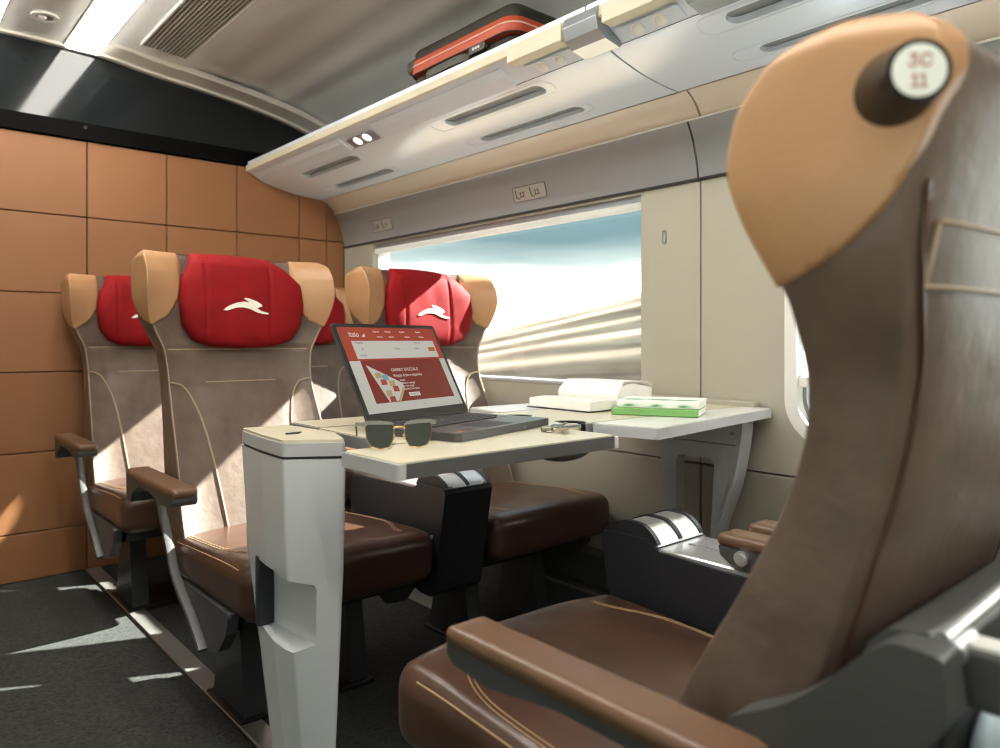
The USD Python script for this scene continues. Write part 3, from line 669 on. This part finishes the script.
# ------------------------------------------------------------------ consoles between the seats
def console(label, X, rot):
    t = thing('seat_console', label, 'console', (X, YM, 0), rotz=rot)
    k = dict(parent=t, local=True); w_ = .085
    body = [(.283, .575), (.288, .586), (.31, .592), (.40, .592), (.44, .572), (.80, .562), (.80, .40), (.62, .33), (.40, .275), (.352, .275), (.335, .29)]
    b = obj('body', prism(body, -w_, w_, 'x', r=.004), 'charcoal', **k)
    hump = smoothpath([(.287, .588), (.315, .606), (.35, .617), (.385, .616), (.412, .603), (.430, .580)], 6).tolist()
    drum = prism(hump + [(.40, .57), (.30, .57)], -w_ + .006, w_ - .006, 'x')
    obj('drum_cover', drum, 'silver', smooth=50, **k)
    for x in (-w_ + .004, -.006, w_ - .016):
        rib = prism([(u, z + .004) for u, z in hump] + [(.40, .575), (.31, .575)], x, x + .012, 'x')
        obj('drum_rib', rib, 'charcoal' if x != -.006 else 'black', smooth=50, **k)
    obj('top_plate', cham(-w_ + .008, w_ - .008, .425, .86, .562, .577, .003), 'silver', **k)
    obj('plate_slot', box(-.004, .004, .45, .66, .5765, .5785), 'rack_dark', smooth=False, **k)
    for s in (-1, 1):
        obj('side_screw', cyl((s * w_, .345, .445), .006, .003, 'x' if s > 0 else '-x', 16), 'silver', **k)
        obj('top_bolt', cyl((s * .06, .292, .588), .006, .005, seg=16), 'chrome', **k)
        x0, x1 = sorted((s * .024, s * .087))
        sh = [(.572, .612), (.576, .598), (.60, .583), (.65, .579), (.93, .579), (.95, .585), (.95, .618), (.572, .618)]
        a = obj('armrest', prism(sh, x0 + .003, x1 - .003, 'x', r=.004), 'shell', **k)
        obj('arm_pad', softbox(x0, x1, .566, .96, .612, .640, (.013, .014, .013), 16), 'arm_leather', a, local=True, label='brown leather armrest pad')
        d_ = 'x' if s > 0 else '-x'
        bt = obj('recline_button', cat(cyl((s * .084, .622, .602), .0135, .008, d_, 24), cyl((s * .092, .622, .602), .009, .004, d_, 24)), 'silver', a, local=True, label='round silver button')
    return t
console('dark console between the two table seats, under the table edge', 1.300, 0)
console('console with shiny silver top and round button beside the nearest seat', 1.300, 180)

# ------------------------------------------------------------------ folding table
ZT = .805
tb_ = thing('folding_table', 'cream-topped folding table between the seats with a tall grey post at the aisle', 'table', (1.3, YM, 0))
def plan(z):          # the post's plan at height z
    u = (ZT - z) / ZT
    k = np.interp(z, [0, .15, .35, .55, .80], [.0, .10, .45, .82, 1.0])
    def L(a, b_): return (a[0] + (b_[0] - a[0]) * k, a[1] + (b_[1] - a[1]) * k)
    fl = L((.665, 1.352), (.616, 1.352)); fr = L((.700, 1.300), (.718, 1.284)); bl = L((.648, 1.455), (.637, 1.612)); br = L((.715, 1.455), (.742, 1.600)); mr = L((.722, 1.36), (.758, 1.40))
    ml = L((.650, 1.40), (.622, 1.47))
    return np.array([fl, fr, mr, br, bl, ml])
def plan_ring(z, r=.004):
    cs = CrossSection([ccw(plan(z))]).offset(-r, m3.JoinType.Round, 2, 32).offset(r, m3.JoinType.Round, 2, 32)
    p = cs.to_polygons()[0]; p = np.asarray(p); c0 = p.mean(0)
    pg = Polygon(p); L = pg.exterior.length
    ps = np.array([pg.exterior.interpolate(q * L).coords[0] for q in np.linspace(0, 1, 240, endpoint=False)])
    a = np.arctan2(ps[:, 1] - c0[1], ps[:, 0] - c0[0]); th = np.linspace(-math.pi, math.pi, 160, endpoint=False)
    o = np.argsort(a); ps, a = ps[o], a[o]
    x = np.interp(th, np.r_[a[-1] - 2 * math.pi, a, a[0] + 2 * math.pi], np.r_[ps[-1, 0], ps[:, 0], ps[0, 0]]); y = np.interp(th, np.r_[a[-1] - 2 * math.pi, a, a[0] + 2 * math.pi], np.r_[ps[-1, 1], ps[:, 1], ps[0, 1]])
    return np.c_[x, y, np.full(160, z)]
post = to_man(loft([plan_ring(z) for z in np.linspace(0, .768, 44)]))
cut = Manifold.hull_points(np.array([[x, y, z] for x, y, zlo, zhi in ((.54, 1.20, .415, .525), (.670, 1.20, .415, .510), (.674, 1.42, .395, .515), (.664, 1.515, .40, .54), (.54, 1.52, .415, .54), (.54, 1.35, .372, .53), (.60, 1.35, .372, .535)) for z in (zlo, zhi)], float))
po = obj('post', post - cut, 'post', tb_, smooth=30)
obj('niche_lining', cham(.630, .664, 1.497, 1.516, .398, .545, .002), 'charcoal', po)
cap = to_man(loft([plan_ring(z, .012) * [1, 1, 0] + [0, 0, zz] for z, zz in ((.80, .774), (.80, .800), )]))
obj('post_cap', cap, 'table_edge_light', tb_, smooth=30)
pc = plan(.80); c0 = pc.mean(0)
obj('cap_top', prism(c0 + (pc - c0) * .965, .799, .806, 'z', r=.008), 'tabletop', tb_)
obj('post_gap', prism(c0 + (pc - c0) * .93, .766, .776, 'z'), 'black', tb_, smooth=False)
obj('cap_handle', cat(cham(.660, .690, 1.428, 1.436, .806, .8095, .001), cham(.676, .70, 1.440, 1.446, .806, .8085, .001)), 'leg_metal', tb_, smooth=False)
def leaf(name, poly, top, edge, r=.012, holes=(), light_end=None, z=ZT):
    a = obj(name, prism(poly, z - .027, z - .0025, 'z', holes, r=r), edge, tb_)
    p = np.array(poly, float); c_ = p.mean(0)
    pg = Polygon(p).buffer(-.0035, join_style=2)
    obj('leaf_top', prism(np.array(pg.exterior.coords)[:-1], z - .004, z, 'z', [(np.array(h) - np.mean(h, 0)) * 1.0 + np.mean(h, 0) for h in holes], r=r), top, a, local=False)
    return a
CUP = ((1.289, 1.411), (1.289, 1.225))
cups = [[(cx_ + .038 * math.cos(q), cy_ + .038 * math.sin(q)) for q in np.linspace(0, 2 * math.pi, 40, endpoint=False)] for cx_, cy_ in CUP]
leaf('centre_beam', [(.765, 1.178), (1.975, 1.178), (1.975, 1.50), (.765, 1.50)], 'tabletop', 'table_edge', .006, cups)
for cx_, cy_ in CUP:
    obj('cup_holder', cyl((cx_, cy_, .752), .034, .0505, seg=40, r2=.0395) - cyl((cx_, cy_, .757), .032, .05, seg=40, r2=.0375), 'black', tb_)
lf = leaf('table_leaf', [(.641, .982), (1.177, .987), (1.177, 1.174), (.641, 1.166)], 'tabletop', 'table_edge_dark', .010)
obj('leaf_end', prism([(.6395, .985), (.6425, .980), (.655, .980), (.655, .986), (.6465, .986), (.6465, 1.162), (.6395, 1.162)], ZT - .0275, ZT - .002, 'z', r=.001), 'table_edge_light', lf, label='pale grey end moulding')
obj('leaf_end', cham(1.174, 1.180, .984, 1.0, ZT - .027, ZT - .003, .001), 'whiteplastic', lf)
obj('leaf_underside_dish', (Manifold.sphere(.075, 40).scale([1, .75, .45]) ^ box(-.1, .1, -.1, .1, -.06, -.002)).translate([1.10, 1.07, ZT - .022]), 'table_edge_dark', lf)
leaf('table_leaf', [(.775, 1.506), (1.177, 1.506), (1.177, 1.66), (.775, 1.66)], 'tabletop', 'table_edge', .010)
leaf('window_leaf', [(1.342, 1.004), (1.985, 1.086), (1.985, 1.174), (1.306, 1.174)], 'tabletop_white', 'table_edge_light', .008)
leaf('window_leaf', [(1.306, 1.504), (1.985, 1.504), (1.985, 1.64), (1.342, 1.68)], 'tabletop_white', 'table_edge_light', .008)
obj('wall_ledge', cham(1.958, 1.998, 1.13, 1.66, ZT - .02, ZT + .016, .004), 'wall', tb_)
# the support at the window: a plate parallel to the wall with an opening, down to the floor
def hook(ps): return smoothpath(ps, 6).tolist()
fin = [(1.402, .700)] + hook([(1.392, .60), (1.376, .445), (1.365, .25), (1.36, .0)]) + hook([(1.262, .0), (1.245, .25), (1.2067, .447), (1.155, .60), (1.135, .700)])
hole = rrect(1.205, 1.338, .36, .655, .022)
hole = [(y + (.655 - z) * .06 * (1 if y < 1.28 else -.05), z) for y, z in hole]
for y_flip in (0,):
    br = obj('support_plate', prism(fin, 1.875, 1.915, 'x', [hole], r=.003), 'bracket', tb_)
    obj('support_edge', tube([(1.905, y, z) for y, z in hook([(1.122, .768), (1.130, .700), (1.150, .60), (1.202, .447), (1.241, .25), (1.258, .01)])], 0, flat=(.008, .030, (1, 0, 0))), 'bracket', br)
    obj('support_apron', prism([(1.404, .7025), (1.136, .7025), (1.122, .779), (1.408, .779)], 1.873, 1.915, 'x', r=.002), 'bracket', br)
    for y in (1.39, 1.147): obj('support_screw', cyl((1.875, y, .735), .006, .003, '-x', 16), 'rack_dark', br)
obj('beam_bracket', cham(1.34, 1.95, 1.30, 1.36, ZT - .06, ZT - .027, .004), 'bracket', tb_)

# ------------------------------------------------------------------ laptop
o = np.array([.858, 1.106, ZT]); ex = np.array([.9636, .2672, 0]); ey = np.array([-.2672, .9636, 0]); ez = np.array([0, 0, 1.])
W_, D_ = .352, .238
FL = frame(o, ex, ey, ez)
lp = thing('laptop', 'open dark laptop showing a red web page on the table', 'laptop', tuple(o + ex * W_ / 2 + ey * D_ / 2))
obj('base', xform(prism(rrect(0, W_, 0, D_, .012), .001, .017, 'z'), FL), 'laptop', lp)
obj('keyboard_well', xform(box(.02, W_ - .02, .105, .222, .0165, .0175), FL), 'bezel', lp, smooth=False)
for r_ in range(6):
    y = .110 + r_ * .0186; xk = .024
    ws = [.016] * 15 if r_ > 0 else [.02, .016, .016, .02, .095, .02, .016, .016, .016]
    for wk in ws:
        obj('key', xform(cham(xk, xk + wk, y, y + .0155, .0172, .0192, .001), FL), 'keycap', lp, smooth=False)
        xk += wk + .0044
obj('touchpad', xform(prism(rrect(.12, .225, .018, .092, .004), .0168, .0174, 'z'), FL), 'keycap', lp)
for k_, (x, y, m_) in enumerate(((.022, .018, 'gold'), (.048, .02, 'bezel'))):
    obj('palm_sticker', xform(prism(rrect(x, x + .024, y, y + .014, .002), .0168, .0176, 'z'), FL), m_, lp)
al = math.radians(28); up = ey * math.sin(al) + ez * math.cos(al); nn = np.cross(ex, up)   # nn points to the sitter
H_ = .243
FS = frame(o + ey * (D_ - .006) + ez * .018, ex, up, nn)
ld = obj('lid', xform(prism(rrect(0, W_, 0, H_, .010), -.006, 0, 'z'), FS), 'laptop', lp)
obj('bezel', xform(prism(rrect(.001, W_ - .001, .001, H_ - .001, .009), 0, .0012, 'z'), FS), 'bezel', ld)
sx0, sx1, sy0, sy1 = .011, W_ - .011, .024, H_ - .010
def flat(name, poly, m_, layer, par=lp, **kw):
    return obj(name, xform(prism(poly, .0012 + .00022 * layer, .0012 + .00022 * (layer + 1), 'z'), FS), m_, par, smooth=False, **kw)
def scr(u, v): return (sx0 + (sx1 - sx0) * u, sy1 - (sy1 - sy0) * v)
def R(u0, u1, v0, v1): return [scr(u0, v1), scr(u1, v1), scr(u1, v0), scr(u0, v0)]
sc = flat('screen', R(0, 1, 0, 1), 'scr_white', 0)
flat('page_header', R(0, 1, 0, .40), 'scr_red', 1, sc)
flat('search_box', R(.085, .945, .165, .38), 'scr_white', 2, sc)
flat('hero_banner', R(.10, .935, .40, .895), 'scr_dkred', 1, sc)
flat('banner_panel', R(.60, .935, .41, .895), 'scr_grey', 2, sc) if False else None
flat('search_button', R(.855, .93, .25, .30), 'scr_orange', 3, sc)
flat('illustration', [scr(.135, .45), scr(.42, .68), scr(.425, .71), scr(.32, .885), scr(.23, .89)], 'scr_white', 2, sc)
for (u, v, m_) in ((.245, .66, 'scr_red'), (.275, .605, 'scr_blue'), (.34, .745, 'scr_red'), (.32, .68, 'scr_sand'), (.255, .79, 'scr_sand'), (.27, .86, 'scr_red'), (.215, .58, 'scr_sand')):
    flat('picture_tile', R(u - .028, u + .028, v - .032, v + .032), m_, 3, sc)
flat('illustration_shadow', [scr(.425, .71), scr(.435, .74), scr(.345, .89), scr(.32, .885)], 'scr_sand', 2, sc)
flat('button', R(.45, .565, .80, .845), 'scr_text', 2, sc)
def stext(s, u, v, h, m_='scr_text', layer=2):
    q = text(s, h, .0003, False, False); q.apply_translation([scr(u, v)[0], scr(u, v)[1], .0012 + .00022 * layer])
    obj('screen_text', xform(q, FS), m_, sc, smooth=False, kind='stuff')
stext('italo', .085, .115, .0115)
flat('logo_mark', [scr(.20, .115), scr(.235, .115), scr(.235, .075)], 'scr_text', 2, sc)
stext('CARNET SPECIALE', .36, .54, .0075); stext("Viaggia di piu e risparmia", .36, .605, .0062)
for k_ in range(4): stext(('Scopri', 'offerte e vantaggi', 'per i tuoi viaggi', 'acquista il tuo carnet')[k_], .41, .66 + .035 * k_, .0042)
for u, v in ((.33, .06), (.45, .06), (.60, .06), (.78, .06), (.35, .125), (.47, .125), (.64, .125), (.80, .125)): stext('Biglietti' if v < .1 else 'Offerte', u, v, .0040)
for u, v, w_ in ((.12, .20, 'Biglietti'), (.12, .35, 'Andata'), (.15, .275, 'Da'), (.48, .275, 'Andata'), (.70, .275, 'Adulti'), (.72, .205, 'Ritorno')): stext(w_, u, v, .0046, 'scr_grey', 3)
stext('ACQUISTA', .462, .832, .0040, 'scr_grey', 3); stext('ltalo', .56, .955, .004, 'scr_grey', 1)
obj('hinge', xform(cyl((.03, D_ - .008, .018), .005, W_ - .06, 'x', 12), FL), 'bezel', lp)

# ------------------------------------------------------------------ sunglasses
sg = thing('sunglasses', 'brow-line sunglasses with dark lenses and gold bridge in front of the laptop', 'sunglasses', (.72, 1.13, ZT))
c_ = np.array([.7320, 1.118, ZT + .001]); ex = np.array([.931, -.365, 0.]); nrm = np.array([-.365, -.931, .10]); nrm /= np.linalg.norm(nrm); upv = np.cross(nrm, ex); upv *= np.sign(upv[2])
FG = frame(c_, ex, upv, nrm)
def lens_outline(s, g=0.0):
    p = np.array([(.010, .044), (.056, .047), (.0605, .040), (.0585, .019), (.051, .005), (.036, .000), (.0185, .003), (.0112, .016), (.0095, .034)])
    p = np.array(Polygon(p).buffer(g).buffer(-.006).buffer(.006).exterior.coords)[:-1]; p[:, 0] *= s; return p
for s in (-1, 1):
    lo_ = lens_outline(s)
    obj('lens', xform(prism(lo_, -.001, .001, 'z'), FG), 'shade_lens', sg)
    obj('lens_rim', xform(tube(np.c_[lo_, np.zeros(len(lo_))], .0012, 6, True), FG), 'gold', sg)
    brow = [(s * x, y, 0) for x, y in ((.008, .042), (.014, .0475), (.035, .0505), (.056, .051), (.066, .048), (.068, .041), (.062, .041), (.056, .044), (.035, .0435), (.016, .0425))]
    obj('brow', xform(prism([(x, y) for x, y, _ in brow], -.0025, .0028, 'z', r=.0012), FG), 'frame_smoke', sg)
    tp = smoothpath([(s * .066, .045, -.002), (s * .068, .045, -.03), (s * .064, .045, -.09), (s * .060, .043, -.125), (s * .056, .036, -.14)] if s > 0 else [(s * .066, .045, -.002), (s * .068, .045, -.03), (s * .064, .044, -.09), (s * .058, .036, -.125), (s * .055, .022, -.14)], 6)
    obj('temple', xform(tube(tp, 0, 8, flat=(.0017, .0034, (0, 1, 0))), FG), 'frame_smoke', sg)
    obj('hinge', xform(rbox(s * .066 - .002, s * .066 + .002, .042, .048, -.004, .002, .001), FG), 'gold', sg)
obj('bridge', xform(tube(smoothpath([(-.0105, .035, .001), (-.006, .0385, .003), (.006, .0385, .003), (.0105, .035, .001)], 5), .0016, 8), FG), 'gold', sg)
for s in (-1, 1): obj('nose_pad', xform(Manifold.sphere(.004, 14).scale([.5, 1, .6]).translate([s * .0085, .022, -.004]), FG), 'gold', sg)

# ------------------------------------------------------------------ bunch of keys
kr = thing('key_bunch', 'small bunch of metal keys on a ring at the right end of the table leaf', 'keys', (1.11, 1.10, ZT))
kc_ = np.array([1.108, 1.108, ZT])
obj('key_ring', tube([(kc_[0] + .014 * math.cos(q), kc_[1] + .014 * math.sin(q), ZT + .006 + .004 * math.cos(q)) for q in np.linspace(0, 2 * math.pi, 32, endpoint=False)], .0016, 6, True), 'keysteel', kr)
for q, (an, ox, oy, zz) in enumerate(((-20, .012, -.012, .001), (-62, -.002, -.018, .004), (15, .014, .004, .006))):
    kp = [(0, -.011), (.016, -.012), (.022, -.004), (.05, -.004), (.053, 0), (.05, .003), (.046, .0015), (.042, .004), (.036, .002), (.03, .004), (.022, .004), (.016, .012), (0, .011), (-.004, 0)]
    m_ = prism(kp, 0, .0022, 'z', [[(.004 + .0035 * math.cos(a), .0035 * math.sin(a)) for a in np.linspace(0, 6.28, 12, endpoint=False)]], r=.0008).rotate([4 * q, -5, an]).translate([kc_[0] + ox, kc_[1] + oy, ZT + zz + .0025])
    obj('key', m_, ('keysteel', 'gold', 'keysteel')[q], kr)
obj('fob', rbox(-.008, .008, -.013, .013, 0, .012, .004).rotate([0, 0, 30]).translate([kc_[0] - .008, kc_[1] + .005, ZT + .001]), 'keysteel', kr)

# ------------------------------------------------------------------ books
ob = thing('open_book', 'white paperback lying open on the table under the window', 'book', (1.62, 1.45, ZT))
near = [(1.480, ZT + .004), (1.482, ZT + .028), (1.54, ZT + .031), (1.592, ZT + .028), (1.606, ZT + .008), (1.56, ZT + .003)]
far_ = smoothpath([(1.606, ZT + .010), (1.600, ZT + .040), (1.622, ZT + .064), (1.66, ZT + .072), (1.71, ZT + .066), (1.755, ZT + .058)], 6).tolist() + [(1.752, ZT + .010), (1.68, ZT + .022), (1.63, ZT + .012)]
obj('page_block', prism(near, 1.335, 1.572, 'y'), 'paper', ob, smooth=40)
obj('page_block', prism(far_, 1.338, 1.570, 'y'), 'paper', ob, smooth=40)
cov = smoothpath([(1.474, ZT + .001), (1.55, ZT + .002), (1.60, ZT + .004), (1.618, ZT + .007), (1.645, ZT + .012), (1.69, ZT + .017), (1.762, ZT + .004)], 5)
obj('cover', prism(cov.tolist() + [(x, z + .0022) for x, z in cov[::-1]], 1.331, 1.576, 'y'), 'cover_dark', ob, smooth=40)
for k_ in range(5):
    lf_ = smoothpath([(1.604, ZT + .03), (1.63, ZT + .070 + .002 * k_), (1.69, ZT + .072 + .0012 * k_), (1.758, ZT + .050 + .006 * k_)], 6)
    obj('loose_page', prism(lf_.tolist() + [(x, z + .0006) for x, z in lf_[::-1]], 1.338, 1.570 - .002 * k_, 'y'), 'paper', ob, smooth=60)
ex = np.array([.445, -.8955, 0.]); ey = np.array([.8955, .445, 0.])
FB = frame(np.array([1.487, 1.265, ZT]), ex, ey, (0, 0, 1))
gb = thing('closed_book', 'bright green book lying under the leaf-patterned one on the window table', 'book', (1.60, 1.19, ZT))
obj('cover', xform(cham(0, .222, 0, .150, .0008, .0195, .002), FB), 'green', gb)
obj('page_block', xform(box(.004, .2225, .006, .1505, .004, .0165), FB), 'paper', gb, smooth=False)
FB2 = frame(np.array([1.500, 1.258, ZT + .0198]), ex, ey, (0, 0, 1))
pb = thing('closed_book', 'white book with green leaf print, on top of the green book', 'book', (1.61, 1.19, ZT + .0198))
obj('cover', xform(cham(0, .212, 0, .140, 0, .020, .002), FB2), 'book_white', pb)
for xo in (.035, .105, .175):
    for q in np.linspace(-75, 75, 9):
        a = math.radians(q)
        for fa in (0, 1):
            L_ = .038 if fa else .018; dx, dy = math.sin(a) * L_, math.cos(a) * L_ * (.55 if not fa else 1.3)
            if fa: pl = [(xo + dx * .1, .012 + dy * .1), (xo + dx * .5 + .003, .012 + dy * .5), (xo + dx, .012 + dy), (xo + dx * .5 - .003, .012 + dy * .5)]; m_ = prism(pl, .0199, .0205, 'z')
            else: pl = [(xo + dx * .1 * 1.4, .003 + dy * .1), (xo + dx * 1.4 * .5 + .002, .003 + dy * .55), (xo + dx * 1.4, .004 + dy), (xo + dx * 1.4 * .5 - .002, .003 + dy * .5)]; m_ = prism(pl, -.0005, .0002, 'y')
            obj('leaf_print', xform(m_, FB2), 'green_dark', pb, smooth=False)

# ------------------------------------------------------------------ suitcase on the rack
sk = thing('suitcase', 'black soft suitcase with a red band lying on the luggage rack', 'suitcase', (1.71, 1.985, 1.861))
X0, X1, Y0, Y1 = 1.525, 1.90, 1.695, 2.265
def ring_(x0, x1, y0, y1, r, z): return [(x, y, z) for x, y in rrect(x0, x1, y0, y1, r, 10)]
obj('shell', softbox(X0 + .006, X1, Y0, Y1, 1.861, 1.975, (.05, .05, .03), 26), 'case_black', sk)
obj('lid', softbox(X0 + .004, X1, Y0, Y1, 1.995, 2.072, (.05, .05, .03), 26), 'case_black', sk)
obj('red_band', loft([np.array(ring_(X0 - g_, X1 + g_, Y0 - g_, Y1 + g_, .055, z)) for z, g_ in ((1.966, -.004), (1.970, .004), (1.984, .007), (2.000, .007), (2.016, .004), (2.020, -.004))]), 'case_red', sk)
obj('band_stripe', tube(ring_(X0 - .0075, X1 + .0075, Y0 - .0075, Y1 + .0075, .058, 1.996), .0028, 6, True), 'case_white', sk)
obj('zip_line', tube(ring_(X0 - .005, X1 + .005, Y0 - .005, Y1 + .005, .056, 1.968), .0025, 6, True), 'case_black', sk)
hd = smoothpath([(X0 + .002, 2.14, 1.930), (X0 - .018, 2.12, 1.934), (X0 - .022, 2.02, 1.936), (X0 - .018, 1.93, 1.938), (X0 + .002, 1.91, 1.938)], 6)
obj('carry_handle', tube(hd, 0, flat=(.006, .013, (0, 0, 1))), 'case_grey', sk)
lk = obj('lock', xform(prism(slotpoly(0, 0, .085, .026), -.004, .012, 'z', r=.004), frame((X0 - .002, 1.855, 1.952), (0, -1, 0), (0, 0, 1), (-1, 0, 0))), 'case_grey', sk)
for k_ in range(3): obj('lock_dial', cyl((X0 - .012, 1.87 - .014 * k_, 1.952), .005, .005, '-x', 12), 'silver', lk)
obj('corner_guard', softbox(X0 - .008, X0 + .05, Y1 - .05, Y1 + .012, 1.975, 2.03, .02, 12), 'case_grey', sk)
